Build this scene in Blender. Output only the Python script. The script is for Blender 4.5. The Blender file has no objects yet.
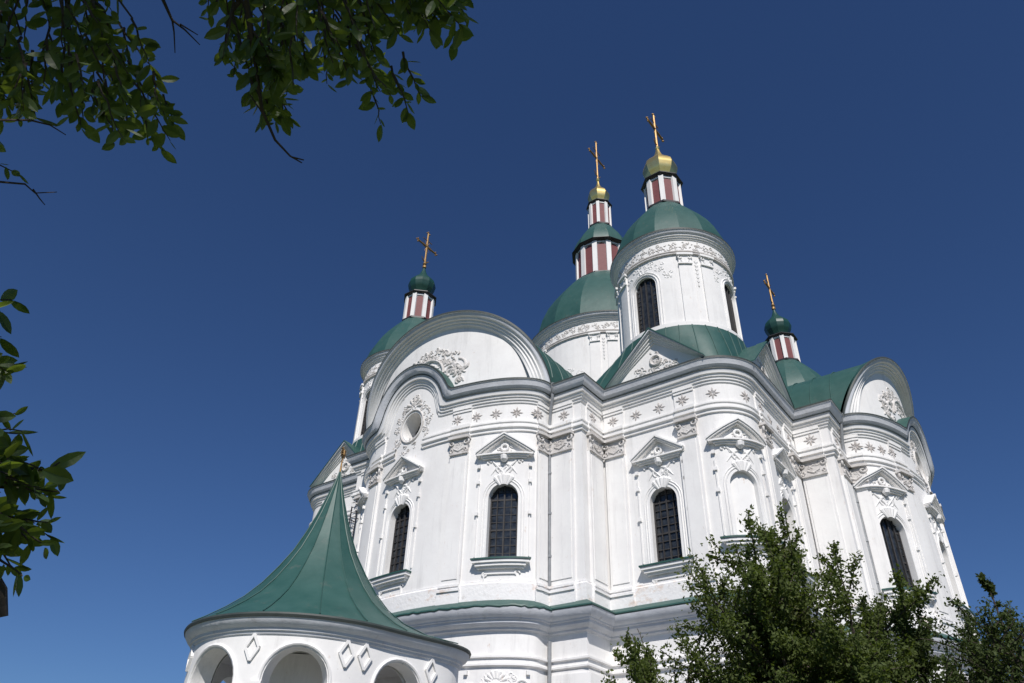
import bpy, bmesh, math, random
from mathutils import Vector, Matrix
PI=math.pi
S=bpy.context.scene
C=S.collection
# ------------------------------------------------------------------ camera, sky, sun
F_PX,PITCH,ROLL,YAW=754.31,0.6103,0.0367,-0.1512
EYE=Vector((0,0,1.6))
_f=Vector((math.sin(YAW)*math.cos(PITCH),math.cos(YAW)*math.cos(PITCH),math.sin(PITCH)))
_r=Vector((math.cos(YAW),-math.sin(YAW),0)); _u=_r.cross(_f)
_c,_s=math.cos(ROLL),math.sin(ROLL)
R2=_c*_r+_s*_u; U2=-_s*_r+_c*_u
cam=bpy.data.cameras.new('camera'); co=bpy.data.objects.new('camera',cam); C.objects.link(co)
co.matrix_world=Matrix(((R2.x,U2.x,-_f.x,EYE.x),(R2.y,U2.y,-_f.y,EYE.y),(R2.z,U2.z,-_f.z,EYE.z),(0,0,0,1)))
cam.sensor_width=36; cam.lens=F_PX/1024*36; cam.clip_end=5000; cam.clip_start=.05
S.camera=co
SUN_EL,SUN_AZ=math.radians(46),math.radians(9)      # azimuth to the right of straight behind the camera
w=bpy.data.worlds.new('World'); S.world=w; w.use_nodes=True
nt=w.node_tree; bg=nt.nodes['Background']
sky=nt.nodes.new('ShaderNodeTexSky'); sky.sky_type='NISHITA'; sky.sun_disc=False
sky.sun_elevation=SUN_EL; sky.sun_rotation=PI-SUN_AZ
sky.altitude=0; sky.air_density=1.0; sky.dust_density=0.1; sky.ozone_density=3.0
tint=nt.nodes.new('ShaderNodeMix'); tint.data_type='RGBA'; tint.blend_type='MULTIPLY'; tint.inputs[0].default_value=1; tint.inputs[7].default_value=(.63,.87,1.27,1)
nt.links.new(sky.outputs[0],tint.inputs[6]); nt.links.new(tint.outputs[2],bg.inputs[0]); bg.inputs[1].default_value=.05
sd=Vector((math.sin(SUN_AZ)*math.cos(SUN_EL),-math.cos(SUN_AZ)*math.cos(SUN_EL),math.sin(SUN_EL)))
sl=bpy.data.lights.new('sun','SUN'); so=bpy.data.objects.new('sun',sl); C.objects.link(so)
sl.energy=4.3; sl.angle=math.radians(.5); sl.color=(1,.955,.91)
so.rotation_euler=sd.to_track_quat('Z','Y').to_euler(); so.location=(0,-20,60)
S.view_settings.view_transform='Standard'; S.view_settings.look='None'
S.view_settings.exposure=.1; S.view_settings.gamma=1
S.render.engine='CYCLES'
rnd=random.Random(7)
def at(px,py,d):
    v=_f*F_PX+R2*(px-512)-U2*(py-341.5)
    return EYE+v.normalized()*d
# ------------------------------------------------------------------ materials
def mat(name,base,rough=.8,metal=0,var=None,bump=0,bscale=20,spec=.5,stain=None,vscale=1.5,trans=None):
    m=bpy.data.materials.new(name); m.use_nodes=True; t=m.node_tree; n=t.nodes; l=t.links
    b=n['Principled BSDF']; b.inputs['Roughness'].default_value=rough; b.inputs['Metallic'].default_value=metal
    b.inputs['Specular IOR Level'].default_value=spec
    tc=n.new('ShaderNodeTexCoord')
    col=None
    if var:
        nz=n.new('ShaderNodeTexNoise'); nz.inputs['Scale'].default_value=vscale; nz.inputs['Detail'].default_value=6; nz.inputs['Roughness'].default_value=.65
        l.new(tc.outputs['Object'],nz.inputs['Vector'])
        r=n.new('ShaderNodeValToRGB'); r.color_ramp.elements[0].position=.32; r.color_ramp.elements[1].position=.68
        r.color_ramp.elements[0].color=(*var,1); r.color_ramp.elements[1].color=(*base,1)
        l.new(nz.outputs[0],r.inputs[0]); col=r.outputs[0]
    if stain:
        for (sc,vec,lo,hi,cc,amt) in stain:
            mp=n.new('ShaderNodeMapping'); mp.inputs['Scale'].default_value=vec; l.new(tc.outputs['Object'],mp.inputs[0])
            nz=n.new('ShaderNodeTexNoise'); nz.inputs['Scale'].default_value=sc; nz.inputs['Detail'].default_value=8; nz.inputs['Roughness'].default_value=.7
            l.new(mp.outputs[0],nz.inputs['Vector'])
            mr=n.new('ShaderNodeMapRange'); mr.inputs[1].default_value=lo; mr.inputs[2].default_value=hi; mr.inputs[4].default_value=amt
            l.new(nz.outputs[0],mr.inputs[0])
            mx=n.new('ShaderNodeMix'); mx.data_type='RGBA'; l.new(mr.outputs[0],mx.inputs[0])
            if col: l.new(col,mx.inputs[6])
            else: mx.inputs[6].default_value=(*base,1)
            mx.inputs[7].default_value=(*cc,1); col=mx.outputs[2]
    if col: l.new(col,b.inputs['Base Color'])
    else: b.inputs['Base Color'].default_value=(*base,1)
    if bump:
        nz=n.new('ShaderNodeTexNoise'); nz.inputs['Scale'].default_value=bscale; nz.inputs['Detail'].default_value=5
        l.new(tc.outputs['Object'],nz.inputs['Vector'])
        bp=n.new('ShaderNodeBump'); bp.inputs['Strength'].default_value=bump; bp.inputs['Distance'].default_value=.03
        l.new(nz.outputs[0],bp.inputs['Height']); l.new(bp.outputs[0],b.inputs['Normal'])
    if trans:
        b.inputs['Transmission Weight'].default_value=0
        tr=n.new('ShaderNodeBsdfTranslucent'); tr.inputs[0].default_value=(*trans,1)
        ms=n.new('ShaderNodeMixShader'); ms.inputs[0].default_value=.35
        l.new(b.outputs[0],ms.inputs[1]); l.new(tr.outputs[0],ms.inputs[2]); l.new(ms.outputs[0],n['Material Output'].inputs[0])
    return m
M={}
M['white']=mat('lime_plaster',(.84,.83,.81),.9,var=(.77,.755,.74),bump=.18,bscale=5,spec=.2,vscale=.7,
    stain=[(1.1,(1,1,.25),.58,.72,(.60,.58,.56),.5),(3.2,(1,1,.5),.64,.71,(.58,.46,.37),.6),(2.4,(1,1,.09),.54,.70,(.58,.57,.56),.5),(7,(1,1,.8),.66,.70,(.42,.39,.36),.5)])
M['worn']=mat('peeling_plaster',(.83,.82,.81),.9,var=(.79,.775,.765),bump=.6,bscale=8,spec=.2,vscale=2,
    stain=[(.9,(1,1,1.6),.55,.64,(.62,.45,.34),.55),(2.2,(1,1,1),.60,.66,(.45,.41,.38),.45)])
M['gray']=mat('shade_gray_stained_plaster',(.66,.68,.71),.9,var=(.56,.57,.60),bump=.4,bscale=7,spec=.2,vscale=1.3,  # bluish shade of the overhangs put into the plaster colour, plus stains
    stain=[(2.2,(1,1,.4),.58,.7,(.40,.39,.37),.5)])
M['relief']=mat('dirty_relief_plaster',(.68,.66,.64),.9,var=(.50,.47,.44),bump=.3,bscale=12,spec=.2,vscale=2.2)
M['star']=mat('grey_rosette_plaster',(.56,.54,.53),.9,var=(.44,.40,.37),spec=.2,vscale=3)
M['green']=mat('green_sheet_metal',(.019,.073,.061),.5,var=(.034,.096,.082),bump=.35,bscale=1.8,vscale=1.3,
    stain=[(2.5,(1,1,1),.58,.70,(.085,.11,.095),.6),(5,(1,1,.4),.64,.70,(.05,.05,.035),.5)])
M['green2']=mat('dark_green_paint',(.010,.050,.038),.4,var=(.014,.060,.046),vscale=2)
M['edge']=mat('dark_eave_metal',(.03,.04,.038),.6,var=(.05,.06,.055),vscale=3)
M['maroon']=mat('maroon_panel',(.19,.055,.055),.65,var=(.15,.04,.042),vscale=3)
M['gold']=mat('gilded_metal',(.98,.78,.32),.34,1,var=(.92,.66,.22),vscale=3)
M['goldold']=mat('tarnished_gilt',(.36,.23,.09),.55,.65,var=(.24,.14,.06),vscale=5)
M['black']=mat('black_metal',(.02,.02,.022),.5)
M['glass']=mat('dark_window_glass',(.010,.012,.015),.15,var=(.045,.052,.06),bump=.15,bscale=3,vscale=4)
M['bar']=mat('window_grille_paint',(.045,.042,.042),.7,var=(.025,.023,.023),vscale=5)
M['pipe']=mat('galvanised_pipe',(.30,.31,.32),.5,.2,var=(.22,.23,.24),vscale=4)
M['bark']=mat('bark',(.07,.055,.042),.9,var=(.045,.035,.028),bump=.6,bscale=25,vscale=8)
M['leafdark']=mat('broad_leaf',(.042,.075,.018),.5,var=(.03,.058,.014),vscale=9,trans=(.24,.34,.03))
M['leaf']=mat('small_leaf',(.105,.135,.036),.65,var=(.058,.082,.022),vscale=1.6,spec=.25,trans=(.18,.25,.03),
    stain=[(1.3,(1,1,1),.55,.66,(.085,.07,.035),.55)])
M['leaf2']=mat('small_leaf_dark',(.070,.098,.026),.65,var=(.044,.064,.018),vscale=1.6,spec=.25,trans=(.09,.13,.02))
M['grass']=mat('grass_ground',(.055,.085,.03),.95,var=(.08,.08,.045),vscale=.6,bump=.5,bscale=6)
M['paving']=mat('pale_stone_paving',(.24,.235,.23),.9,var=(.19,.185,.18),vscale=1.5,bump=.3,bscale=5)
# ------------------------------------------------------------------ mesh helpers
class MB:
    def __init__(s): s.v=[];s.f=[];s.m=[]
    def add(s,vs,fs,mi=0):
        b=len(s.v); s.v+= [tuple(p) for p in vs]; s.f+=[tuple(i+b for i in f) for f in fs]; s.m+=[mi]*len(fs)
    def grid(s,rows,mi=0,closed=False):
        n=len(rows[0]); vs=[p for r in rows for p in r]; fs=[]
        for i in range(len(rows)-1):
            for j in range(n if closed else n-1):
                k=(j+1)%n; fs.append((i*n+j,i*n+k,(i+1)*n+k,(i+1)*n+j))
        s.add(vs,fs,mi)
    def build(s,name,mats,parent=None,angle=32,weld=True,loc=None,smooth=True):
        me=bpy.data.meshes.new(name); me.from_pydata(s.v,[],s.f)
        for m in (mats if isinstance(mats,(list,tuple)) else [mats]): me.materials.append(m)
        me.polygons.foreach_set('material_index',s.m)
        if weld:
            bm=bmesh.new(); bm.from_mesh(me); bmesh.ops.remove_doubles(bm,verts=bm.verts,dist=1e-4)
            bmesh.ops.recalc_face_normals(bm,faces=bm.faces)
            if smooth:
                for f in bm.faces: f.smooth=True
                a=math.radians(angle)
                for e in bm.edges: e.smooth=(len(e.link_faces)==2 and e.calc_face_angle(0)<a)
            bm.to_mesh(me); bm.free()
        o=bpy.data.objects.new(name,me); C.objects.link(o)
        if parent: o.parent=parent
        if loc: o.location=loc
        return o
def tag(o,label=None,cat=None,group=None,kind=None):
    if label:o['label']=label
    if cat:o['category']=cat
    if group:o['group']=group
    if kind:o['kind']=kind
    return o
def empty(name,loc,rz=0,parent=None):
    o=bpy.data.objects.new(name,None); C.objects.link(o); o.location=loc; o.rotation_euler=(0,0,rz)
    if parent:o.parent=parent
    return o
def dup(o,parent=None):
    c=o.copy(); C.objects.link(c); c.parent=parent
    for ch in list(o.children): dup(ch,c)
    return c
def tube(mb,pts,rad,n=6,mi=0):
    pts=[Vector(p) for p in pts]; rows=[]; prev=None
    for i,p in enumerate(pts):
        t=(pts[min(i+1,len(pts)-1)]-pts[max(i-1,0)]); t=t.normalized() if t.length>1e-9 else Vector((0,0,1))
        a=prev if prev is not None else (Vector((0,0,1)) if abs(t.z)<.9 else Vector((1,0,0)))
        x=(a-t*a.dot(t)); x=x.normalized() if x.length>1e-6 else t.orthogonal().normalized()
        prev=x; y=t.cross(x); r=rad[i] if isinstance(rad,(list,tuple)) else rad
        rows.append([p+(x*math.cos(2*PI*k/n)+y*math.sin(2*PI*k/n))*r for k in range(n)])
    mb.grid(rows,mi,True)
    mb.add(rows[-1],[tuple(range(n))],mi); mb.add(rows[0],[tuple(range(n))],mi)
def lathe(mb,prof,n,cx=0,cy=0,mi=0,ph=0):
    mb.grid([[(cx+r*math.cos(ph+2*PI*k/n),cy+r*math.sin(ph+2*PI*k/n),z) for k in range(n)] for r,z in prof],mi,True)
def bx(mb,x0,x1,y0,y1,z0,z1,mi=0):
    v=[(x,y,z) for z in (z0,z1) for y in (y0,y1) for x in (x0,x1)]
    mb.add(v,[(0,1,3,2),(4,5,7,6),(0,1,5,4),(2,3,7,6),(0,2,6,4),(1,3,7,5)],mi)
# outline tools ----------------------------------------------------
def miters(pts,closed=True):
    n=len(pts); out=[]; sm=[]
    for i in range(n):
        p=pts[i]
        if closed: a,b=pts[i-1],pts[(i+1)%n]
        else: a=pts[i-1] if i>0 else None; b=pts[i+1] if i<n-1 else None
        def nn(a,b):
            d=(b[0]-a[0],b[1]-a[1]); L=math.hypot(*d); return (d[1]/L,-d[0]/L)
        if a is None: m=nn(p,b); out.append(m); sm.append(True); continue
        if b is None: m=nn(a,p); out.append(m); sm.append(True); continue
        n1,n2=nn(a,p),nn(p,b); dt=1+n1[0]*n2[0]+n1[1]*n2[1]
        out.append(((n1[0]+n2[0])/dt,(n1[1]+n2[1])/dt)); sm.append(n1[0]*n2[0]+n1[1]*n2[1]>.9)
    return out,sm
def offset(pts,d,closed=True):
    m,_=miters(pts,closed); return [(p[0]+k[0]*d,p[1]+k[1]*d) for p,k in zip(pts,m)]
class Path:
    def __init__(s,pts,closed=True):
        s.pts=list(pts); s.closed=closed; s.mit,s.sm=miters(s.pts,closed)
        s.q=s.pts+([s.pts[0]] if closed else []); s.s=[0]
        for a,b in zip(s.q,s.q[1:]): s.s.append(s.s[-1]+math.hypot(b[0]-a[0],b[1]-a[1]))
        s.L=s.s[-1]
    def at(s,t):
        if s.closed: t%=s.L
        lo,hi=0,len(s.s)-2
        while lo<hi:
            m=(lo+hi+1)//2
            if s.s[m]<=t+1e-9: lo=m
            else: hi=m-1
        i=lo; a,b=s.q[i],s.q[i+1]; L=s.s[i+1]-s.s[i]; f=(t-s.s[i])/L
        p=(a[0]+(b[0]-a[0])*f,a[1]+(b[1]-a[1])*f); sn=((b[1]-a[1])/L,-(b[0]-a[0])/L)
        n0=s.mit[i] if s.sm[i] else sn; j=(i+1)%len(s.pts); n1=s.mit[j] if s.sm[j] else sn
        n=(n0[0]*(1-f)+n1[0]*f,n0[1]*(1-f)+n1[1]*f); l=math.hypot(*n)
        return p,(n[0]/l,n[1]/l)
    def map(s,t,z,o=0):
        p,n=s.at(t); return (p[0]+n[0]*o,p[1]+n[1]*o,z)
    def near(s,x,y):
        best=(1e9,0)
        for i in range(len(s.q)-1):
            a,b=s.q[i],s.q[i+1]; d=(b[0]-a[0],b[1]-a[1]); L2=d[0]**2+d[1]**2
            f=max(0,min(1,((x-a[0])*d[0]+(y-a[1])*d[1])/L2)); e=math.hypot(a[0]+d[0]*f-x,a[1]+d[1]*f-y)
            if e<best[0]: best=(e,s.s[i]+f*math.sqrt(L2))
        return best[1]
def sweep(mb,pts,prof,closed=True,zf=None,mi=0,mis=None):
    m,_=miters(pts,closed); rows=[]
    for (d,z) in prof:
        rows.append([(p[0]+k[0]*d,p[1]+k[1]*d,(zf(i,z) if zf else z)) for i,(p,k) in enumerate(zip(pts,m))])
    for j in range(len(rows)-1): mb.grid(rows[j:j+2],(mis[j] if mis else mi),closed)
# reliefs on a surface ----------------------------------------------
def sbox(mb,sf,s0,s1,z0,z1,o0,o1,mi=0,step=.3):
    n=max(1,int(math.ceil((s1-s0)/step)))
    rows=[]
    for i in range(n+1):
        s=s0+(s1-s0)*i/n; rows.append([sf.map(s,z0,o0),sf.map(s,z0,o1),sf.map(s,z1,o1),sf.map(s,z1,o0)])
    mb.grid(rows,mi,True); mb.add(rows[0],[(0,1,2,3)],mi); mb.add(rows[-1],[(0,1,2,3)],mi)
def sbar(mb,sf,p,q,th,o0,o1,mi=0,n=4):
    d=(q[0]-p[0],q[1]-p[1]); L=math.hypot(*d); nx,nz=-d[1]/L*th/2,d[0]/L*th/2; rows=[]
    for i in range(n+1):
        s=p[0]+d[0]*i/n; z=p[1]+d[1]*i/n
        rows.append([sf.map(s-nx,z-nz,o0),sf.map(s-nx,z-nz,o1),sf.map(s+nx,z+nz,o1),sf.map(s+nx,z+nz,o0)])
    mb.grid(rows,mi,True); mb.add(rows[0],[(0,1,2,3)],mi); mb.add(rows[-1],[(0,1,2,3)],mi)
def stroke(mb,sf,pts,rad,o=0,h=1.,mi=0):
    rows=[]; n=len(pts)
    for i,(a,b) in enumerate(pts):
        p0=pts[max(0,i-1)]; p1=pts[min(n-1,i+1)]; d=(p1[0]-p0[0],p1[1]-p0[1]); L=math.hypot(*d) or 1
        nx,nz=-d[1]/L,d[0]/L; r=rad[i] if isinstance(rad,(list,tuple)) else rad
        rows.append([sf.map(a+nx*r*c,b+nz*r*c,o+r*h*k) for c,k in ((-1,0),(-.7,.7),(0,1),(.7,.7),(1,0))])
    mb.grid(rows,mi)
def arcpts(cx,cz,r,a0,a1,n=8,rz=None):
    rz=rz or r; return [(cx+r*math.cos(a0+(a1-a0)*i/n),cz+rz*math.sin(a0+(a1-a0)*i/n)) for i in range(n+1)]
def spiral(cx,cz,r0,r1,a0,a1,n=12):
    return [(cx+(r0+(r1-r0)*i/n)*math.cos(a0+(a1-a0)*i/n),cz+(r0+(r1-r0)*i/n)*math.sin(a0+(a1-a0)*i/n)) for i in range(n+1)]
def taper(r,n,e=.25): return [r*(e+(1-e)*math.sin(PI*min(1,(i+.6)/(n+.6)))) for i in range(n+1)]
def acanthus(mb,sf,s,z,w,h,seed,dens=1.0,o=0):
    g=random.Random(seed); n=int(10*dens)
    for i in range(n):
        a=g.uniform(0,2*PI); x=s+w*g.uniform(-.42,.42); y=z+h*g.uniform(-.42,.42); r=min(w,h)*g.uniform(.10,.24)
        k=g.choice((-1,1)); p=spiral(x,y,r,r*.25,a,a+k*g.uniform(2.6,5.2),9)
        stroke(mb,sf,p,taper(min(w,h)*.055,9,.35),o,1.1)
    for i in range(int(5*dens)):
        x=s+w*g.uniform(-.3,.3); y=z+h*g.uniform(-.35,.35); a=g.uniform(0,2*PI); L=min(w,h)*g.uniform(.2,.36)
        stroke(mb,sf,[(x+L*t*math.cos(a+t*.8),y+L*t*math.sin(a+t*.8)) for t in (0,.25,.5,.75,1)],[r*min(w,h) for r in (.02,.06,.075,.05,.01)],o,.8)
def star(mb,sf,s,z,r):
    tw=rnd.uniform(-.12,.12); r*=rnd.uniform(.9,1.05)
    for k in range(8):
        a=k*PI/4+tw; 
        L=r*(1 if k%2==0 else .82)
        stroke(mb,sf,[(s+L*t*math.cos(a),z+L*t*math.sin(a)) for t in (.1,.4,.75,1)],[r*.05,r*.15,r*.12,r*.01],0,.9)
def shell(mb,sf,s,z,r,n=7,spread=2.6):
    for k in range(n):
        a=PI/2+spread*(k/(n-1)-.5)
        stroke(mb,sf,[(s+r*t*math.cos(a),z+r*t*math.sin(a)) for t in (.35,.65,.9,1.02)],[r*.06,r*.12,r*.15,r*.06],0,.8)
class Hole:
    def __init__(s,sc,w,z0,z1,oval=False,depth=.42): s.sc,s.w,s.z0,s.z1,s.oval,s.depth=sc,w,z0,z1,oval,depth
    def lim(s,t):
        x=max(-1,min(1,(t-s.sc)/s.w)); c=math.sqrt(max(0,1-x*x))
        if s.oval: m=(s.z0+s.z1)/2; h=(s.z1-s.z0)/2; return m-h*c,m+h*c
        return s.z0,s.z1-s.w+s.w*c
    def ss(s,n=14): return [s.sc-s.w*math.cos(PI*i/n) for i in range(n+1)]
def wall(mb,sf,zb,zt,holes,mi=0,rmi=0,extra=()):
    ss=sorted(set([round(x,4) for x in list(sf.s)+[t for h in holes for t in h.ss()]+list(extra)]))
    ss=[a for i,a in enumerate(ss) if i==0 or a-ss[i-1]>2e-3]
    for a,b in zip(ss,ss[1:]):
        m=(a+b)/2; ta,tb=(zt(a),zt(b)) if callable(zt) else (zt,zt)
        hs=sorted([h for h in holes if abs(m-h.sc)<h.w],key=lambda h:h.z0)
        ca,cb=zb,zb
        e=1e-5
        for h in hs:
            la,ua=h.lim(a); lb,ub=h.lim(b)
            mb.add([sf.map(a+e,ca),sf.map(b-e,cb),sf.map(b-e,lb),sf.map(a+e,la)],[(0,1,2,3)],mi); ca,cb=ua,ub
        mb.add([sf.map(a+e,ca),sf.map(b-e,cb),sf.map(b-e,tb),sf.map(a+e,ta)],[(0,1,2,3)],mi)
    for h in holes:
        ss=h.ss(); D=h.depth
        lo=[(t,h.lim(t)[0]) for t in ss]; up=[(t,h.lim(t)[1]) for t in ss]
        loop=lo+up[::-1]
        mb.grid([[sf.map(t,z,0) for t,z in loop],[sf.map(t,z,-D) for t,z in loop]],rmi,True)
def pane(sf,h,parent,mats,blind=False,nx=4,dz=.36):
    mb=MB(); ss=h.ss(); D=h.depth-.03; lo=[h.lim(t)[0]-.02 for t in ss]; up=[h.lim(t)[1]+.02 for t in ss]
    mb.grid([[sf.map(t,z,-D) for t,z in zip(ss,lo)],[sf.map(t,z,-D) for t,z in zip(ss,up)]],0)
    o=mb.build('window',mats[0],parent)
    g=MB()
    for i in range(nx+1):
        t=h.sc-h.w+2*h.w*i/nx; t=max(h.sc-h.w+.025,min(h.sc+h.w-.025,t)); l,u=h.lim(t); th=.045 if i in(0,nx) else (.035 if i==nx//2 else .018)
        if u-l>.1: sbox(g,sf,t-th,t+th,l,u,-D,-D+.07+.01*(i%2),0,9)
    z=h.z0+.03; k=0
    while z<h.z1-.05:
        m=h.w if z<h.z1-h.w else math.sqrt(max(0,h.w**2-(z-h.z1+h.w)**2))
        if h.oval: m=h.w*math.sqrt(max(0,1-((z-(h.z0+h.z1)/2)/((h.z1-h.z0)/2))**2))
        th=.04 if k%4==0 else .017
        sbox(g,sf,h.sc-m,h.sc+m,z-th,z+th,-D,-D+.055,0,9); z+=dz; k+=1
    tag(g.build('grille',mats[1],o))
    return o
# ------------------------------------------------------------------ ground
mb=MB(); n=96
mb.grid([[(r*math.cos(2*PI*k/n),20+r*math.sin(2*PI*k/n),0) for k in range(n)] for r in (.01,40,120,400,1500,3000)],0,True)
tag(mb.build('ground',M['grass']),kind='structure')
mb=MB(); mb.grid([[(r*math.cos(2*PI*k/n),50.5+r*math.sin(2*PI*k/n),.004) for k in range(n)] for r in (.5,34)],0,True)
tag(mb.build('bounce_apron',M['paving']),kind='structure')  # unseen pale apron, added to bounce light up under the cornices
# ------------------------------------------------------------------ church
TH=1.0632; CD=50.508
ch=empty('church',(0,CD,0),TH+PI)
tag(ch,'tall white baroque church with green domes, red and white lanterns and gilded crosses','church')
E_,CU,CV,K_,M_,RR,B_,EO=21.6149,17.4314,6.4761,8.4164,15.563,2.45,2.67,.62
NA=44
q=[(CU+B_*math.cos(a),CV*math.sin(a)) for a in [PI/2*i/NA for i in range(NA+1)]]
def seg(a,b,n): return [(a[0]+(b[0]-a[0])*i/n,a[1]+(b[1]-a[1])*i/n) for i in range(1,n+1)]
half=[(CU,K_),(M_,K_),(M_,M_-RR)]
q+=seg((CU,CV),half[0],1)+seg(half[0],half[1],1)+seg(half[1],half[2],1)
q+=[(M_-RR+RR*math.cos(a),M_-RR+RR*math.sin(a)) for a in [PI/2*i/12 for i in range(1,13)]]
q+=seg((M_-RR,M_),(K_,M_),1)+seg((K_,M_),(K_,CU),1)+seg((K_,CU),(CV,CU),1)
q+=[(CV*math.cos(a),CU+B_*math.sin(a)) for a in [PI/2*i/NA for i in range(1,NA)]]
NQ=len(q)
def rot(p,k):
    for _ in range(k%4): p=(-p[1],p[0])
    return p
eave=[rot(p,k) for k in (2,3,0,1) for p in q]
NE=len(eave)
wallp=offset(eave,-EO)
EP=Path(eave); WP=Path(wallp)
# angle on an apse -> index ; arm 0 = +u (left in view), arm 1 = +v (right in view)
def sa(arm,tdeg):
    # t: 0 = end next to the near corner block, 90 = apse axis
    t=math.radians(tdeg); a,b=CU-EO+0.0,CV-EO
    p=(a+B_*math.sin(t),b*math.cos(t))
    if arm==1: p=(p[1],p[0])
    return WP.near(*p)
def se(arm,tdeg):
    t=math.radians(tdeg); p=(CU+B_*math.sin(t),CV*math.cos(t))
    if arm==1: p=(p[1],p[0])
    return EP.near(*p)
BC=[100,88]                 # centre of each arched rise in the cornice
BH,BR=2.3,2.9
BHs=[2.35,1.7,2.3,2.3]
bumps=[se(0,BC[0]),se(1,BC[1]),EP.near(-CU-B_,0),EP.near(0,-CU-B_)]
ES=EP.s
def bump_s(s,z):
    d=E_-z
    best=z
    for b,BH in zip(bumps,BHs):
        x=abs(s-b); x=min(x,EP.L-x); r=BR-max(d,-.3)
        c=(E_+BH-BR)+(math.sqrt(r*r-x*x) if x<r*.97 else r*.243-(x-r*.97)*4)
        h=max(0,1-abs(c-best)/1.6); best=max(c,best)+h*h*(.38 if d<.7 else .1)
    return best
def bz(i,z): return bump_s(ES[i%NE],z)
# cornice
prof=[(-1.2,E_+.10),(0,E_),(0,E_-.09),(-.04,E_-.11),(-.06,E_-.16),(-.13,E_-.36),(-.26,E_-.48),(-.28,E_-.56),(-.31,E_-.64),(-.33,E_-.74),(-.40,E_-.76),(-.42,E_-.87),(-.48,E_-.90),(-.49,E_-1.0),(-.55,E_-1.03),(-.56,E_-1.13),(-.63,E_-1.2)]
mb=MB(); sweep(mb,eave,prof,True,bz,mis=[0,1]+[2]*6+[3]*8)
mb.build('cornice',[M['green'],M['edge'],M['gray'],M['white']],ch,angle=28)
# dark strip painting the shadow line under the corona
mb=MB(); sweep(mb,eave,[(-.245,E_-.49),(-.245,E_-.55),(-.32,E_-.55)],True,bz)
mb.build('painted_shadow_line',M['edge'],ch)
WT=E_-1.19
# architrave, interrupted at the round windows
mb=MB()
oc=[sa(0,BC[0]),sa(1,BC[1])]
def openpath(path,s0,s1):
    ss=[s0]+[s for s in path.s if s0+.02<s<s1-.02]+[s1]
    return [path.at(s)[0] for s in ss]
apf=[(0,19.50),(.14,19.46),(.14,19.38),(.09,19.34),(.09,19.22),(.17,19.18),(.17,19.10),(.08,19.04),(.08,18.92),(0,18.90)]
for s0,s1 in ((oc[0]+1.0,oc[1]-1.0),(0.01,oc[0]-1.0),(oc[1]+1.0,WP.L-.01)):
    sweep(mb,openpath(WP,s0,s1),apf,False)
mb.build('architrave',M['white'],ch)
# openings
WZ=(12.65,16.25); NZ=(12.45,15.95)
def fp(x,y): return WP.near(x,y)
MF=M_-EO
wins=[('W',Hole(sa(0,39),.70,*WZ)),('W',Hole(sa(0,101),.70,*WZ)),('S',Hole(sa(1,27),.70,*WZ)),('S',Hole(sa(1,84),.70,*WZ)),
      ('N',Hole(fp(MF,10.8),.66,*NZ)),('N',Hole(fp(10.8,MF),.66,*NZ))]
# the far corner block on the left
wins+=[('N',Hole(fp(MF,-10.8),.66,*NZ)),('W',Hole(sa(0,158),.5,*WZ))]
ocs=[Hole(oc[0],.70,19.72,21.32,True,.95),Hole(oc[1],.70,19.72,21.32,True,.95)]
sN=fp(MF-.25,MF-.25)
niche=Hole(sN,.62,13.0,16.05,False,.22)
mb=MB()
def wt(s):
    # arc length on the wall -> cornice height
    i=min(range(len(WP.s)),key=lambda k:abs(WP.s[k]-s)); 
    lo=max(0,i-1); hi=min(len(WP.s)-1,i+1)
    if s>=WP.s[i]: a,b=i,hi
    else: a,b=lo,i
    f=0 if a==b else (s-WP.s[a])/(WP.s[b]-WP.s[a])
    e=ES[a]+(ES[b]-ES[a])*f
    return bump_s(e,WT)
wall(mb,WP,10.7,wt,[h for _,h in wins]+ocs+[niche],0,0,extra=[WP.L*i/200 for i in range(200)])
mb.build('wall',M['white'],ch,angle=35)
mb=MB(); ss=niche.ss(); mb.grid([[WP.map(t,niche.lim(t)[0]-.02,-.215) for t in ss],[WP.map(t,niche.lim(t)[1]+.02,-.215) for t in ss]]); mb.build('blind_niche',M['white'],ch)
def surround(mb,sf,h,drop=True,sill=True):
    s,w=h.sc,h.w
    # moulded frame round the arch
    for k,(o,th) in enumerate(((.16,.035),(.27,.03))):
        pts=[(s-w-o,h.z0+.1),(s-w-o,h.z0+.1+(h.z1-w-h.z0)*.5),(s-w-o,h.z1-w)]+arcpts(s,h.z1-w,w+o,PI,0,12)+[(s+w+o,h.z1-w-.01),(s+w+o,h.z0+.1)]
        stroke(mb,sf,pts,th,0,1.2)
    for sg in (-1,1):
        sbox(mb,sf,s+sg*(w+.52)-.025,s+sg*(w+.52)+.025,h.z0+.15,h.z1+.55,0,.06)
        for zz in (h.z0+2.15,h.z1+.1,h.z1+.9): sbox(mb,sf,s+sg*(w+.52)-.07,s+sg*(w+.52)+.07,zz-.08,zz+.08,0,.13)
    shell(mb,sf,s,h.z1-w+.35,w+.12,5,1.15)
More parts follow.
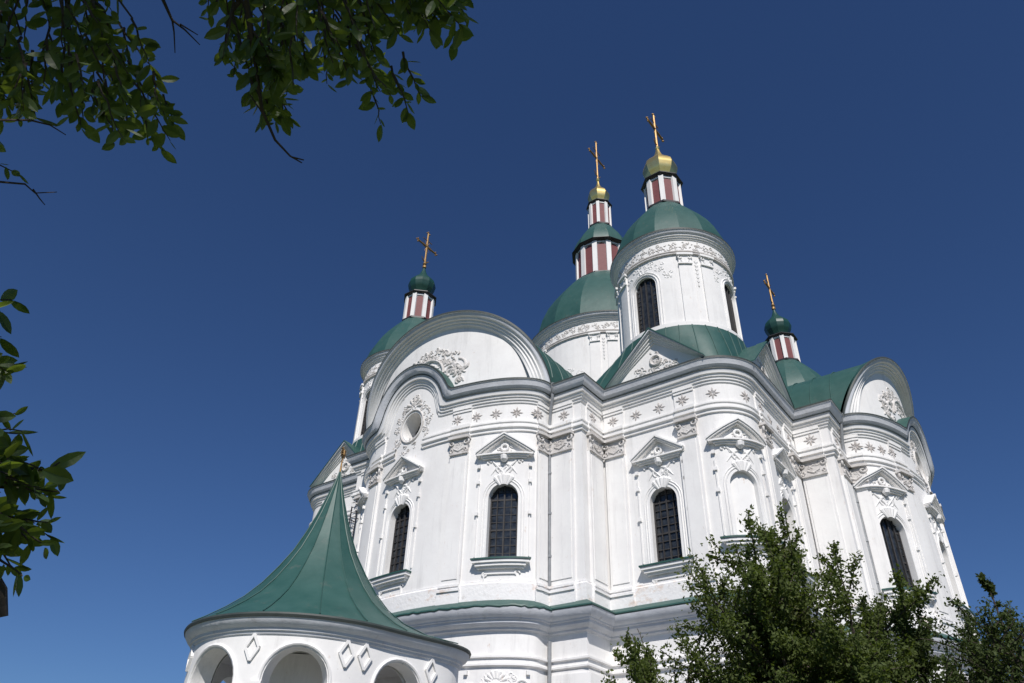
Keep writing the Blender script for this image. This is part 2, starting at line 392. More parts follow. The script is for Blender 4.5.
def sill(mb,sf,h):
    s=h.sc; z=h.z0
    sbox(mb,sf,s-1.25,s+1.25,z-.07,z+.0,0,.38,1); sbox(mb,sf,s-1.2,s+1.2,z-.2,z-.07,0,.33)
    sbox(mb,sf,s-1.08,s+1.08,z-.33,z-.2,0,.26); sbox(mb,sf,s-1.0,s+1.0,z-.42,z-.33,0,.15)
    a,b,c,d=s-.72,s+.72,z-1.2,z-.62
    for p,q_ in (((a,c),(b,c)),((b,c),(b,d)),((b,d),(a,d)),((a,d),(a,c))): sbar(mb,sf,p,q_,.06,0,.07,0,5)
    for sg in (-1,1):
        for zz in (c,d): stroke(mb,sf,spiral(s+sg*.72,zz,.14,.04,0,5*sg,8),.04,.03)
    star(mb,sf,s,(c+d)/2,.16)
def pediment(mb,sf,s,z,hw,hh,seed):
    # s,z = middle of the base line
    for o,th,dz in ((.36,.07,0),(.30,.08,-.08),(.20,.07,-.16)):
        for sg in (-1,1): sbar(mb,sf,(s+sg*(hw+.04),z+dz+.05),(s,z+hh+dz+.05),th,0,o,0,6)
    for o,z0,z1,ww in ((.30,-.10,-.03,hw*.98),(.22,-.18,-.10,hw*.86),(.14,-.25,-.18,hw*.80)):
        sbox(mb,sf,s-ww,s+ww,z+z0,z+z1,0,o)
    stroke(mb,sf,arcpts(s,z+.34*hh,.16,0,2*PI,10),.06,.06); acanthus(mb,sf,s,z+.33*hh,hw*.8,hh*.55,seed,.5,.03)
    # keystone knob, crossed sprays and drops under it
    stroke(mb,sf,[(s,z-.02),(s,z-.18),(s,z-.36),(s,z-.5)],[.05,.19,.17,.04],.10,1.3)
    for sg in (-1,1):
        stroke(mb,sf,[(s-sg*.62*k,z-.30-.75*(1-k)*.0-.72*abs(k-1)*0-.7*(1-abs(k))) for k in (1,.8,.6,.4,.2,0)],taper(.06,5,.3),0,1.2)
        stroke(mb,sf,[(s+sg*.15,z-.55),(s+sg*.4,z-.75),(s+sg*.62,z-1.05)],taper(.055,2,.3),0,1.2)
        stroke(mb,sf,spiral(s+sg*.75,z-.42,.12,.04,0,5,8),.045,0,1.4)
        stroke(mb,sf,arcpts(s,z-.78,.36,PI/2,PI/2+sg*2.4,7,.26),taper(.06,7,.4),0,1.1)
    acanthus(mb,sf,s,z-.72,1.05,.6,seed+9,.75)
def win_parts(kind,h,i):
    o=pane(WP,h,ch,(M['glass'],M['bar']))
    mb=MB(); surround(mb,WP,h); mb.build('window_surround',M['white'],o)
    mb=MB(); sill(mb,WP,h); mb.build('window_sill',[M['white'],M['green']],o)
    mb=MB(); pediment(mb,WP,h.sc,h.z1+1.48,1.30,.92,40+i); mb.build('window_pediment',M['white'],o,weld=True)
for i,(kd,h) in enumerate(wins): win_parts(kd,h,i)
mb=MB(); surround(mb,WP,niche); pediment(mb,WP,niche.sc,niche.z1+1.45,1.28,.9,77); sill(mb,WP,niche); mb.build('niche_surround',[M['white'],M['green']],ch)
for h in ocs:
    o=pane(WP,h,ch,(M['glass'],M['bar']),dz=.5); 
    mb=MB(); stroke(mb,WP,arcpts(h.sc,20.52,.84,0,2*PI,24,.94),.06,0,1.2)
    for k in range(9):
        a=PI*(-.15+1.3*k/8); acanthus(mb,WP,h.sc+1.22*math.cos(a),20.5+1.32*math.sin(a),.62,.66,200+k,.8)
    shell(mb,WP,h.sc,21.7,.62,7,3.4); acanthus(mb,WP,h.sc,22.0,.6,.9,231,1)
    shell(mb,WP,h.sc,19.35,.5,5,2.6); acanthus(mb,WP,h.sc,19.2,1.5,.5,232,1)
    mb.build('carved_garland',M['relief'],o)
# pilasters
def pilaster(s0,s1,corner=False,z0=10.6,zt_=18.85,o=.13,sf=WP,parent=ch,seed=0):
    mb=MB()
    sbox(mb,sf,s0,s1,z0+1.05,zt_-.9,0,o); 
    d=.12; sbox(mb,sf,s0+d,s1-d,z0+1.3,zt_-1.05,o,o+.035)
    p=mb.build('pilaster',M['white'],parent)
    mb=MB()
    sbox(mb,sf,s0-.06,s1+.06,z0,z0+.75,0,o+.07); sbox(mb,sf,s0-.05,s1+.05,z0+.75,z0+.85,0,o+.13); sbox(mb,sf,s0-.02,s1+.02,z0+.85,z0+.95,0,o+.06); sbox(mb,sf,s0-.0,s1+.0,z0+.95,z0+1.05,0,o+.1)
    mb.build('pilaster_base',M['worn'],p)
    mb=MB(); zc=zt_-.9
    sbox(mb,sf,s0,s1,zc,zc+.07,0,o+.1); sbox(mb,sf,s0+.04,s1-.04,zc+.07,zt_-.1,0,o+.06); sbox(mb,sf,s0-.06,s1+.06,zt_-.1,zt_+.04,0,o+.22)
    mid=(s0+s1)/2; hw=(s1-s0)/2
    for sg in (-1,1):
        stroke(mb,sf,spiral(mid+sg*(hw-.12),zt_-.28,.18,.03,PI/2,PI/2-sg*7,14),.05,o+.05,1.6)
        stroke(mb,sf,spiral(mid+sg*(hw-.14),zc+.22,.13,.03,-PI/2,-PI/2+sg*6,10),.042,o+.05,1.5)
    shell(mb,sf,mid,zc+.1,.38,5,1.8); acanthus(mb,sf,mid,zt_-.45,hw*1.1,.7,seed,1.1,o+.05)
    sh=[(mid+x,zc+.07+z) for x,z in ((-.3,.25),(0,.1),(.3,.25))]; stroke(mb,sf,sh,.05,o+.05,1.2)
    mb.build('capital',M['relief'],p)
    # the entablature breaks forward over the pilaster
    if sf is WP:
        mb=MB(); n=max(1,int((s1-s0)/.3))
        for z0_,z1_,oo in ((WT+.02,WT+.16,.16),(WT-.12,WT+.02,.12),(19.52,WT-.12,.07),(19.36,19.52,.24),(19.2,19.36,.17),(19.08,19.2,.26),(18.9,19.08,.16)):
            sbox(mb,sf,s0-.03,s1+.03,z0_,z1_,0,oo)
        mb.build('entablature_block',M['white'],p)
    return p
pil=[]
def pl(s,w,**k): pil.append((s-w/2,s+w/2)); pilaster(s-w/2,s+w/2,seed=len(pil)*3+300,**k)
for x,y,wd in ((CU-EO,6.65,1.35),(15.75,K_-EO,1.25),(MF,8.55,1.05),(MF,12.35,.95),
               (12.35,MF,.95),(8.55,MF,1.05),(K_-EO,15.75,1.25),(6.65,CU-EO,1.35),
               (CU-EO,-6.65,1.35),(15.75,-(K_-EO),1.25),(MF,-8.55,1.05),(MF,-12.35,.95)):
    pl(fp(x,y),wd)
for arm,ts in ((0,(8,66,128)),(1,(8,50,108))):
    for t in ts: pl(sa(arm,t),1.0)
# rosettes along the frieze
def frieze(s0,s1,n):
    for i in range(n):
        s=s0+(s1-s0)*(i+.5)/n
        mb=MB(); o=.07 if any(a-.1<s<b+.1 for a,b in pil) else 0
        if any(abs(s-c)<1.9 for c in oc): continue
        class SF:
            map=staticmethod(lambda a,b,c,o=o: WP.map(a,b,c+o))
        star(mb,SF,s,19.95,.36); mb.build('rosette',M['star'],ch,weld=False)
s_c1=fp(CU-EO,CV-EO); s_cv=fp(CU-EO,K_-EO); s_c2=fp(MF,K_-EO); s_c3=fp(K_-EO,MF); s_cv2=fp(K_-EO,CU-EO); s_c4=fp(CV-EO,CU-EO)
frieze(sa(0,74),s_c1-.35,5); frieze(s_c1,s_cv,1); frieze(s_cv,s_c2,1); frieze(s_c2+.1,fp(MF,12.9),4); frieze(fp(MF,12.9),fp(12.9,MF),2); frieze(fp(12.9,MF),s_c3-.1,4)
frieze(s_c3,s_cv2,1); frieze(s_cv2,s_c4,1); frieze(s_c4+.35,sa(1,50),4)
# string line above the green ledge, plinth of the upper storey
mb=MB(); sweep(mb,wallp,[(0,11.75),(.05,11.73),(.05,11.66),(.10,11.6),(.10,10.7)],True); mb.build('plinth',M['worn'],ch)
# ledge between the storeys
LZ=10.5
# slightly rippled sheet edge
g=random.Random(5); rip=[g.uniform(-.03,.03) for _ in range(NE)]
eave2=eave; LO=.12
mb=MB(); sweep(mb,eave2,[(a_+LO,b_) for a_,b_ in [(-1.1,LZ+.62),(-.55,LZ+.34),(-.02,LZ+.03),(0,LZ-.03),(-.03,LZ-.07)]],True,lambda i,z:z+(rip[i%NE] if z<LZ+.1 else 0),mis=[0,0,1,1]); mb.build('ledge_roof',[M['green'],M['green']],ch)
mb=MB(); sweep(mb,eave2,[(a_+LO,b_) for a_,b_ in [(-.04,LZ-.05),(-.06,LZ-.14),(-.16,LZ-.34),(-.28,LZ-.42),(-.30,LZ-.48),(-.36,LZ-.49),(-.38,LZ-.60),(-.48,LZ-.70),(-.58,LZ-.74),(-.60,LZ-.82),(-.68,LZ-.84),(-.79,LZ-.9)]],True); mb.build('ledge_cornice',M['gray'],ch)
# lower storey
lw=[Hole(sa(0,39),.75,3.6,7.15),Hole(sa(0,101),.75,3.6,7.15),Hole(sa(1,27),.75,3.6,7.15),Hole(fp(MF,10.8),.7,3.6,7.1),Hole(fp(10.8,MF),.7,3.6,7.1)]
mb=MB(); wall(mb,WP,0,LZ-.85,lw); mb.build('lower_wall',M['white'],ch,angle=35)
for k,h in enumerate(lw):
    o=pane(WP,h,ch,(M['glass'],M['bar'])); mb=MB(); surround(mb,WP,h); acanthus(mb,WP,h.sc,h.z1+.62,1.9,.6,400+k,1.5)
    stroke(mb,WP,arcpts(h.sc,h.z1-.75,1.25,PI,0,14),.06); shell(mb,WP,h.sc,h.z1+.5,.5,7,2.4)
    for sg in (-1,1): stroke(mb,WP,spiral(h.sc+sg*1.0,h.z1+.35,.35,.06,0,sg*6,12),.06); acanthus(mb,WP,h.sc+sg*1.25,h.z1-.2,.5,.9,420+k,.8)
    mb.build('window_surround',M['white'],o)
mb=MB(); sweep(mb,wallp,[(0,8.72),(.14,8.68),(.14,8.6),(.05,8.57),(.05,8.42),(.12,8.38),(.12,8.3),(0,8.24)],True); mb.build('string_course',M['white'],ch)
mb=MB(); sweep(mb,wallp,[(0,1.6),(.15,1.5),(.25,1.4),(.25,0)],True); mb.build('footing',M['gray'],ch)
for s0,s1 in ((s_c1+.2,s_cv),(s_cv,s_c2-.2),(s_c3+.2,s_cv2),(s_cv2,s_c4-.2)):
    mb=MB(); sbox(mb,WP,s0,s1,4.3,8.2,0,.05)
    for z in (7.85,7.2,6.55,5.9,5.25,4.6): sbox(mb,WP,s0,s1,z-.20,z+.22,.02,.12)
    mb.build('rusticated_band',M['white'],ch)
# downpipes
def pipe(px,py,nx,ny):
    mb=MB(); x,y=px+nx*.28,py+ny*.28
    tube(mb,[(x+nx*.45,y+ny*.45,E_-.25),(x+nx*.4,y+ny*.4,E_-.7),(x+nx*.1,y+ny*.1,E_-1.3),(x,y,E_-1.9),(x,y,15),(x,y,LZ+.9)],.085,8)
    for z in (19,17,15,13): tube(mb,[(x,y,z-.05),(x,y,z+.05)],.115,8)
    tube(mb,[(x,y,LZ-1.1),(x,y,.3)],.085,8)
    p=mb.build('downpipe',M['pipe'],ch)
    mb=MB(); lathe(mb,[(.05,E_-.45),(.10,E_-.35),(.22,E_-.05),(.22,E_+.05),(.15,E_+.05)],10,x+nx*.5,y+ny*.5); mb.build('rain_hopper',M['pipe'],p)
pipe(CU-EO,CV-EO+.0,.55,.75); pipe(CV-EO,CU-EO,.75,.55); pipe(CU-EO,-(CV-EO),.55,-.75)
mb=MB(); s=fp(CU-EO,-7.2)
for ds in (-.24,.24): sbox(mb,WP,s+ds-.025,s+ds+.025,LZ+.9,18.3,.34,.39)
for k in range(24): sbox(mb,WP,s-.24,s+.24,LZ+1.1+k*.3,LZ+1.13+k*.3,.35,.38)
for z in (12.5,15,17.5):
    for ds in (-.24,.24): sbox(mb,WP,s+ds-.02,s+ds+.02,z,z+.04,0,.36)
mb.build('iron_ladder',M['black'],ch,smooth=False)
mb=MB()
for s in (sa(0,3),): sbox(mb,WP,s-.012,s+.012,LZ+.7,E_-1.2,.0,.05)
mb.build('lightning_cable',M['black'],ch,smooth=False)
# ---- gables over the arms
GO=EO+.06
GH=5.15
def gable(arm,vis=True):
    R=lambda p:rot(p,arm)
    ts=[PI*i/60 for i in range(61)]
    base=[(CU+B_*math.sin(t),-CV*math.cos(t)) for t in ts]          # counter-clockwise
    zt_=[E_+GH*math.sin(t)**.9 for t in ts]
    bw=[R(p) for p in offset(base,-GO,False)]; be=[R(p) for p in base]
    sf=Path(bw,False)
    mb=MB()
    mb.grid([[(p[0],p[1],E_-.1) for p in bw],[(p[0],p[1],max(E_,z-.3)) for p,z in zip(bw,zt_)]])
    gb=mb.build('gable',M['white'],ch)
    mit,_=miters(bw,False)
    def sw(prof,mi_,mb):
        rows=[]
        cur=[Vector((p[0],p[1],z)) for p,z in zip(bw,zt_)]
        for (n_,b_) in prof:
            row=[]
            for i,c in enumerate(cur):
                t=(cur[min(i+1,60)]-cur[max(i-1,0)]).normalized(); N=Vector((mit[i][0],mit[i][1],0)).normalized()
                B=N.cross(t); B.normalize()
                if B.z<0 : B=-B
                B=(B-N*B.dot(N)).normalized()
                p=c+N*(GO+n_)+B*b_
                row.append((p.x,p.y,max(p.z,E_-.15)))
            rows.append(row)
        for j in range(len(rows)-1): mb.grid(rows[j:j+2],mi_[j])
    mb=MB(); sw([(-1.3,.07),(-.02,.04),(0,0),(0,-.08),(-.06,-.10),(-.09,-.18),(-.12,-.23),(-.26,-.28),(-.27,-.37),(-.40,-.39),(-.41,-.49),(-.52,-.51),(-.53,-.62),(-.60,-.64),(-GO,-.72)],[0,1,1]+[2]*3+[3]*8,mb)
    mb.build('gable_moulding',[M['green'],M['edge'],M['gray'],M['white']],gb,angle=28)
    if vis:
        mb=MB(); c=sf.near(*R((CU+B_*math.sin(math.radians(BC[arm])) -.9,(CV-GO)*math.cos(math.radians(BC[arm]))*(1 if arm==0 else -1))))
        if arm==0: c=sf.near(CU+B_-GO,-.3)
        else: c=sf.near(1.0,CU+B_-GO)
        for k in range(8):
            a=PI*(.05+.9*k/7); acanthus(mb,sf,c+1.35*math.cos(a),23.35+1.2*math.sin(a),1.0,.95,500+k+20*arm,.9)
        acanthus(mb,sf,c,23.9,1.3,1.1,540+arm,1.4)
        stroke(mb,sf,arcpts(c,23.2,1.15,PI,0,12,1.1),.09,0,1.3); acanthus(mb,sf,c,24.5,1.6,.8,577+arm,1.3)
        for k in (-1,1):
            stroke(mb,sf,spiral(c+k*2.1,23.3,.55,.08,PI/2,PI/2-k*6,14),.07); acanthus(mb,sf,c+k*2.2,23.0,1.5,1.5,560+k,1.2); acanthus(mb,sf,c+k*1.6,24.1,1.3,1.0,570+k,1.1)
        mb.build('gable_relief',M['relief'],gb)
    # barrel roof behind the gable
    mb=MB(); rows=[]
    for f in (0,.25,.5,.75,1):
        row=[]
        for i,t in enumerate(ts):
            x0=CU+(B_-.25)*math.sin(t)-.25; x=x0+(4.0-x0)*f; y=-(CV-.2)*math.cos(t); p=R((x,y)); row.append((p[0],p[1],max(E_+.0,zt_[i]-.04)+.0))
        rows.append(row)
    mb.grid(rows); b=mb.build('arm_roof',M['green'],ch)
    mb=MB()
    for x in [6+1.1*k for k in range(11)]:
        pts=[]
        for i,t in enumerate(ts):
            if x<CU+B_*math.sin(t)-.6: p=R((x,-(CV-.2)*math.cos(t))); pts.append((p[0],p[1],zt_[i]-.01))
        if len(pts)>4:
            tube(mb,pts,.03,4)
    mb.build('standing_seam',M['green'],b)
for a in range(4): gable(a,a<2)
# ---- base roof skirt
mb=MB(); rows=[[(p[0],p[1],E_+.09) for p in offset(eave,-1.15)]]
for f in (.15,.3,.5): rows.append([(p[0]*(1-f),p[1]*(1-f),E_+.05+6.5*f*(1-.25*f)) for p in eave])
# apse arcs are kept low: they lie under the barrel roofs
mb.grid(rows,0,True); mb.build('roof',M['green'],ch,angle=20)
# ---- corner blocks: pediments and bell roofs under the drums
A_=10.7748
def block(k):
    T=lambda x,y,z:(*rot((x,y),k),z)
    n=64; ce=(A_,A_); rows=[]; r0=3.5; zt_=25.0
    def outer(a):
        c,s=math.cos(a),math.sin(a); best=99
        lim=[(M_-A_-1.0)/c if c>1e-6 else 99,(M_-A_-1.0)/s if s>1e-6 else 99,(-5.2)/c if c<-1e-6 else 99,(-5.2)/s if s<-1e-6 else 99]
        r=min(lim)
        if c>0 and s>0:   # rounded outer corner
            cx=M_-A_-RR; d=cx*(c+s); disc=d*d-(2*cx*cx-(RR-1.0)**2)
            if r*c>cx and r*s>cx and disc>0: r=d+math.sqrt(disc)
        return r
    for f in (0,.2,.4,.6,.8,1):
        row=[]
        for j in range(n):
            a=2*PI*j/n; R_=outer(a); r=R_+(r0-R_)*f; z=E_+.1+(zt_-E_-.1)*(math.sin(f*PI/2)*.35+f*.65)
            row.append(T(A_+r*math.cos(a),A_+r*math.sin(a),z))
        rows.append(row)
    mb=MB(); mb.grid(rows,0,True); o=mb.build('bell_roof',M['green'],ch)
    mb=MB()
    for j in range(0,n,2): tube(mb,[Vector(r[j])+Vector((0,0,.02)) for r in rows],.032,4)
    mb.build('standing_seam',M['green'],o)
    for fl in (0,1):
        Q=(lambda x,y,z:T(x,y,z)) if fl==0 else (lambda x,y,z:T(y,x,z))
        v0,v1=K_+.05,M_-RR+.7; vm=(v0+v1)/2; za=E_+2.62
        mb=MB()
        mb.add([Q(M_-.5,v0,E_),Q(M_-.5,v1,E_),Q(M_-.5,vm,za-.1)],[(0,1,2)],0)
        for d0,d1,b0,b1,mi in ((-.5,.04,0,.05,3),(-EO,0,.05,.12,1),(-EO,-.14,.12,.20,0),(-EO,-.24,.20,.30,0),(-EO,-.34,.30,.40,0),(-EO,-.42,.40,.50,0)):
            for vv,s in ((v0,1),(v1,-1)):
                L=math.hypot(vm-vv,za-E_); ny,nz=-(za-E_)/L,abs(vm-vv)/L   # up-normal
                def pt(u,f,b):
                    y=vv+(vm-vv)*f; z=E_+(za-E_)*f
                    # offset straight down, miter at apex
                    return Q(u,y,max(E_+.01,z+.08-b*L/abs(vm-vv)*1.0))
                P=[pt(M_+d0,0,b0),pt(M_+d1,0,b0),pt(M_+d1,0,b1),pt(M_+d0,0,b1),pt(M_+d0,1,b0),pt(M_+d1,1,b0),pt(M_+d1,1,b1),pt(M_+d0,1,b1)]
                mb.add(P,[(0,1,5,4),(1,2,6,5),(2,3,7,6),(3,0,4,7),(0,1,2,3)],mi)
        p=mb.build('pediment',[M['white'],M['gray'],M['edge'],M['green']],ch,angle=20)
        a_=rot((M_-.5,v0),k) if fl==0 else rot((v1,M_-.5),k); b_=rot((M_-.5,v1),k) if fl==0 else rot((v0,M_-.5),k)
        sf=Path([a_,b_],False); mb=MB(); c=sf.L/2
        stroke(mb,sf,arcpts(c,E_+.95,.27,0,2*PI,14),.08,0,1.5)
        for sg in (-1,0,1): acanthus(mb,sf,c+sg*.75,E_+.5,1.0,.75,600+sg+fl*7,1.2)
        acanthus(mb,sf,c,E_+1.15,.8,.9,620+fl,1)
        mb.build('pediment_relief',M['relief'],p)
        mb=MB()
        for vv in (v0,v1):
            mb.add([Q(M_-.4,vv,E_+.0),Q(M_-.4,vm,za+.04),Q(M_-4.2,vm,za+.04),Q(M_-4.2,vv,E_+.0)],[(0,1,2,3)])
        mb.build('pediment_roof',M['green'],p)
for k in range(4): block(k)
# ------------------------------------------------------------------ towers
def circle(r,n=64,ph=0): return [(r*math.cos(ph+2*PI*i/n),r*math.sin(ph+2*PI*i/n)) for i in range(n)]
def cross(parent,z0,z1,hw,m):
    mb=MB(); H=z1-z0; zb=z0+H*.56; th=.05
    tube(mb,[(0,0,z0),(0,0,z0+H*.2),(0,0,z1)],[.10,.085,.08],6)
    tube(mb,[(-hw,0,zb),(hw,0,zb)],.08,6)
    tube(mb,[(-hw*.5,0,zb+H*.2),(hw*.5,0,zb+H*.2)],.035,6)
    for x,z in ((-hw,zb),(hw,zb),(0,z1)):
        for dx,dz in ((0,0),(.16,0),(-.16,0),(0,.16),(0,-.16)):
            lathe(mb,[(0.001,z+dz-.075),(.06,z+dz-.04),(.075,z+dz),(.06,z+dz+.04),(.001,z+dz+.075)],6,x+dx,0)
    for a in range(8):
        t=PI/8+a*PI/4; tube(mb,[(.12*math.cos(t),0,zb+.12*math.sin(t)),(hw*.55*math.cos(t),0,zb+hw*.55*math.sin(t))],[.035,.012],5)
    mb.grid([[(r*math.cos(2*PI*k/16),y,zb+r*math.sin(2*PI*k/16)) for k in range(16)] for r,y in ((.14,-.03),(.24,-.03),(.24,.03),(.14,.03),(.14,-.03))],0,True)
    tube(mb,[(-hw*.42,0,z0+H*.16),(-hw*.2,0,z0+H*.08),(0,0,z0+H*.06),(hw*.2,0,z0+H*.08),(hw*.42,0,z0+H*.16)],[.02,.05,.06,.05,.02],6)
    return mb.build('cross',m,parent)
def onion(parent,z0,z1,rmax,zmax,rb,m,n,name='onion_dome',sharp=24):
    mb=MB(); pr=[]
    H=z1-z0
    # profile: base radius rb, bulge rmax at zmax, ogee to a thin tip
    zf_=(zmax-z0)/H
    keys=[(0,rb),(zf_*.35,rb+(rmax-rb)*.42),(zf_*.7,rmax*.93),(zf_,rmax),(zf_+.09,rmax*.94),(zf_+.18,rmax*.74),(zf_+.26,rmax*.5),(zf_+.35,rmax*.30),(zf_+.46,rmax*.17),(.97,rmax*.07),(1,.05)]
    for i in range(len(keys)-1):
        (a,ra),(b,rb_)=keys[i],keys[i+1]
        for s in range(3):
            f=s/3; ff=f*f*(3-2*f)*.4+f*.6; pr.append((ra+(rb_-ra)*ff,z0+H*(a+(b-a)*f)))
    pr.append((.05,z1)); lathe(mb,pr,n,ph=PI/n)
    return mb.build(name,m,parent,angle=sharp)
def lantern(parent,z0,z1,r,n,cr,top=.25):
    mb=MB(); ph=PI/n
    lathe(mb,[(r+.16,z0-.05),(r+.16,z0+.10),(r+.05,z0+.10),(.1,z0+.1)],n,0,0,1,ph)             # dark base ring
    lathe(mb,[(r-.06,z0+.1),(r-.06,z1)],n,0,0,0,ph)
    for k in range(n):
        a=2*PI*k/n+ph; w_=r*math.tan(PI/n)*.34; c,s=math.cos(a),math.sin(a)
        P=[]
        for (dr,dt) in ((-.1,-w_),(.07,-w_),(.07,w_),(-.1,w_)):
            P.append(((r+dr)*c-dt*s,(r+dr)*s+dt*c))
        mb.grid([[(x,y,z0+.1) for x,y in P],[(x,y,z1) for x,y in P]],0,True)
    mb.grid([[((r+.03)*math.cos(a),(r+.03)*math.sin(a),z) for a in [ph+2*PI*k/n for k in range(n)]] for z in (z1-.14,z1)],0,True)
    lathe(mb,[(r+.02,z1),(r+.05,z1+.04),(cr-.05,z1+.10),(cr,z1+.13)],n,0,0,1,ph)
    lathe(mb,[(cr,z1+.13),(cr,z1+.2)],n,0,0,1,ph)
    lathe(mb,[(cr,z1+.2),(cr*.72,z1+top+.1),(.3,z1+top+.12)],n,0,0,3,ph)
    la=mb.build('lantern',[M['white'],M['black'],M['gray'],M['green2']],parent,angle=10)
    mb=MB(); a=PI/n; hw=r*math.tan(PI/n)*.62; R_=(r-.06)*math.cos(PI/n)+.03; h0,h1=z0+.12,z1-.16
    pts=[(-hw,h0),(hw,h0)]+arcpts(0,h1-hw,hw,0,PI,8)
    mb.add([(R_,x,z) for x,z in pts],[tuple(range(len(pts)))]); mb.grid([[(R_,x,z) for x,z in pts],[(R_-.12,x,z) for x,z in pts]],0,True)
    p0=mb.build('lantern_panel',M['maroon'],parent); objs=[p0]
    p0.rotation_euler=(0,0,0)
    for k in range(1,n):
        p=p0.copy(); C.objects.link(p); p.parent=parent; p.rotation_euler=(0,0,2*PI*k/n)
    return la
def drum(name,zb,ze,rw,re,nwin,wz,ww,nd,dome,mats,wangles,pils,parent=ch,loc=(0,0,0),seed=0):
    P0=-3*PI/4-.06; sf=Path(circle(rw,72,P0),True); SA=lambda a:((a-P0)%(2*PI))/(2*PI)*sf.L
    hs=[Hole(SA(a),ww,*wz,False,.25) for a in wangles]
    mb=MB(); wall(mb,sf,zb,ze-1.05,hs); t=mb.build(name,M['white'],parent,angle=35); t.location=loc
    for h in hs:
        o=pane(sf,h,t,(M['glass'],M['bar']),nx=4,dz=.3); mb=MB()
        for k,(oo,th) in enumerate(((.12,.05),(.26,.04))):
            pts=[(h.sc-ww-oo,h.z0),(h.sc-ww-oo,h.z1-ww)]+arcpts(h.sc,h.z1-ww,ww+oo,PI,0,12)+[(h.sc+ww+oo,h.z1-ww-.01),(h.sc+ww+oo,h.z0)]
            stroke(mb,sf,pts,th,0,1.3)
        shell(mb,sf,h.sc,h.z1+.1,.42,5,2.2)
        for k in range(6):
            a=PI*(k+.5)/6; acanthus(mb,sf,h.sc+(ww+.75)*math.cos(a),h.z1-ww+.1+(ww+.62)*math.sin(a),.6,.55,seed+k,.9)
        mb.build('window_surround',M['white'],o)
    # cornice
    cp=circle(re,nd*4 if False else 64); d=re-rw
    pr=[(-.3,ze+.06),(0,ze),(0,ze-.10),(-.04,ze-.11),(-.06,ze-.16),(-.10,ze-.24),(-.18,ze-.29),(-d*.48,ze-.31),(-d*.50,ze-.39),(-d*.66,ze-.41),(-d*.68,ze-.49),(-d*.84,ze-.51),(-d*.86,ze-.58),(-d,ze-.60),(-d,ze-1.06)]
    pr=[(max(a,-d),z) if z<ze else (a,z) for a,z in pr]
    mb=MB(); sweep(mb,cp,pr,True,mis=[0,1]+[2]*5+[3]*7); mb.build('drum_cornice',[M['green'],M['edge'],M['gray'],M['white']],t,angle=28)
    mb=MB(); cw=circle(rw,72)
    z=ze-1.62
    sweep(mb,cw,[(0,z+.2),(.10,z+.18),(.10,z+.12),(.05,z+.1),(.05,z+.02),(.12,z),(.12,z-.06),(0,z-.1)],True)
    n=int(2*PI*rw/.62)
    for i in range(n): acanthus(mb,sf,2*PI*rw*i/n,ze-1.02,.62,.62,seed+60+i%5,.9,0)
    mb.build('drum_frieze',M['relief'],t)
    for a in pils:
        mb=MB(); s=SA(a); zc=z-.08
        for sg in (-1,1):
            c=s+sg*.62
            sbox(mb,sf,c-.36,c+.36,zb,zc-.75,0,.09); sbox(mb,sf,c-.42,c+.42,zc-.14,zc,0,.24); sbox(mb,sf,c-.38,c+.38,zc-.75,zc-.66,0,.18); sbox(mb,sf,c-.34,c+.34,zc-.66,zc-.14,0,.12)
            for s2 in (-1,1): stroke(mb,sf,spiral(c+s2*.24,zc-.3,.13,.03,PI/2,PI/2-s2*6,10),.04,.12,1.5)
            stroke(mb,sf,arcpts(c,zc-.5,.2,PI,2*PI,6),.04,.12,1.5)
        for k in range(7):
            stroke(mb,sf,[(s-.08*(1-k*.08),zc-.45-k*.28),(s,zc-.62-k*.28),(s+.08*(1-k*.08),zc-.45-k*.28)],.035*(1.2-k*.08),.0,1.3)
            stroke(mb,sf,[(s,zc-.35-k*.28),(s,zc-.55-k*.28)],.045,0,1.2)
        mb.build('paired_pilaster',M['white'],t)
    mb=MB(); lathe(mb,dome,nd,ph=PI/nd); mb.build('dome',M['green'],t,angle=17)
    mb=MB(); sweep(mb,circle(rw+.02,72),[(0,zb+.75),(.10,zb+.7),(.10,zb+.1),(.18,zb)],True); mb.build('drum_base',M['white'],t)
    return t
def domeprof(r0,z0,r1,z1,k=1.0,n=10):
    # elliptical bulge from (r0,z0) to (r1,z1)
    f1=math.acos(r1/r0); s=(z1-z0)/math.sin(f1)**k
    return [(r0*math.cos(f1*i/n),z0+s*math.sin(f1*i/n)**k) for i in range(n+1)]
ZD=31.6724; RW,RE=3.30,3.73
dp=[(RE-.02,ZD+.02)]+[(3.58,ZD+.12),(3.47,32.3),(3.24,33.1),(2.87,33.9),(2.42,34.65),(1.93,35.35),(1.52,35.9),(1.2,36.3)]
def corner(seed=0):
    return drum('corner_tower',24.6,ZD,RW,RE,4,(25.25,28.95),.72,16,dp,None,[-.12,PI/2,PI-.1,3*PI/2],[PI/4+.02,3*PI/4,5*PI/4,7*PI/4],loc=(A_,A_,0),seed=700)
tN=corner()
lantern(tN,36.35,38.75,1.12,8,1.38)
tL=dup(tN,ch); tL.location=(A_,-A_,0); tR=dup(tN,ch); tR.location=(-A_,A_,0); tB=dup(tN,ch); tB.location=(-A_,-A_,0)
onion(tN,38.98,42.75,1.17,40.4,.60,M['gold'],8)
mb=MB(); lathe(mb,[(.01,42.45),(.13,42.5),(.17,42.62),(.13,42.74),(.01,42.8)],10); mb.build('gilded_ball',M['gold'],tN)
cross(tN,42.7,46.13,1.1,M['goldold'])
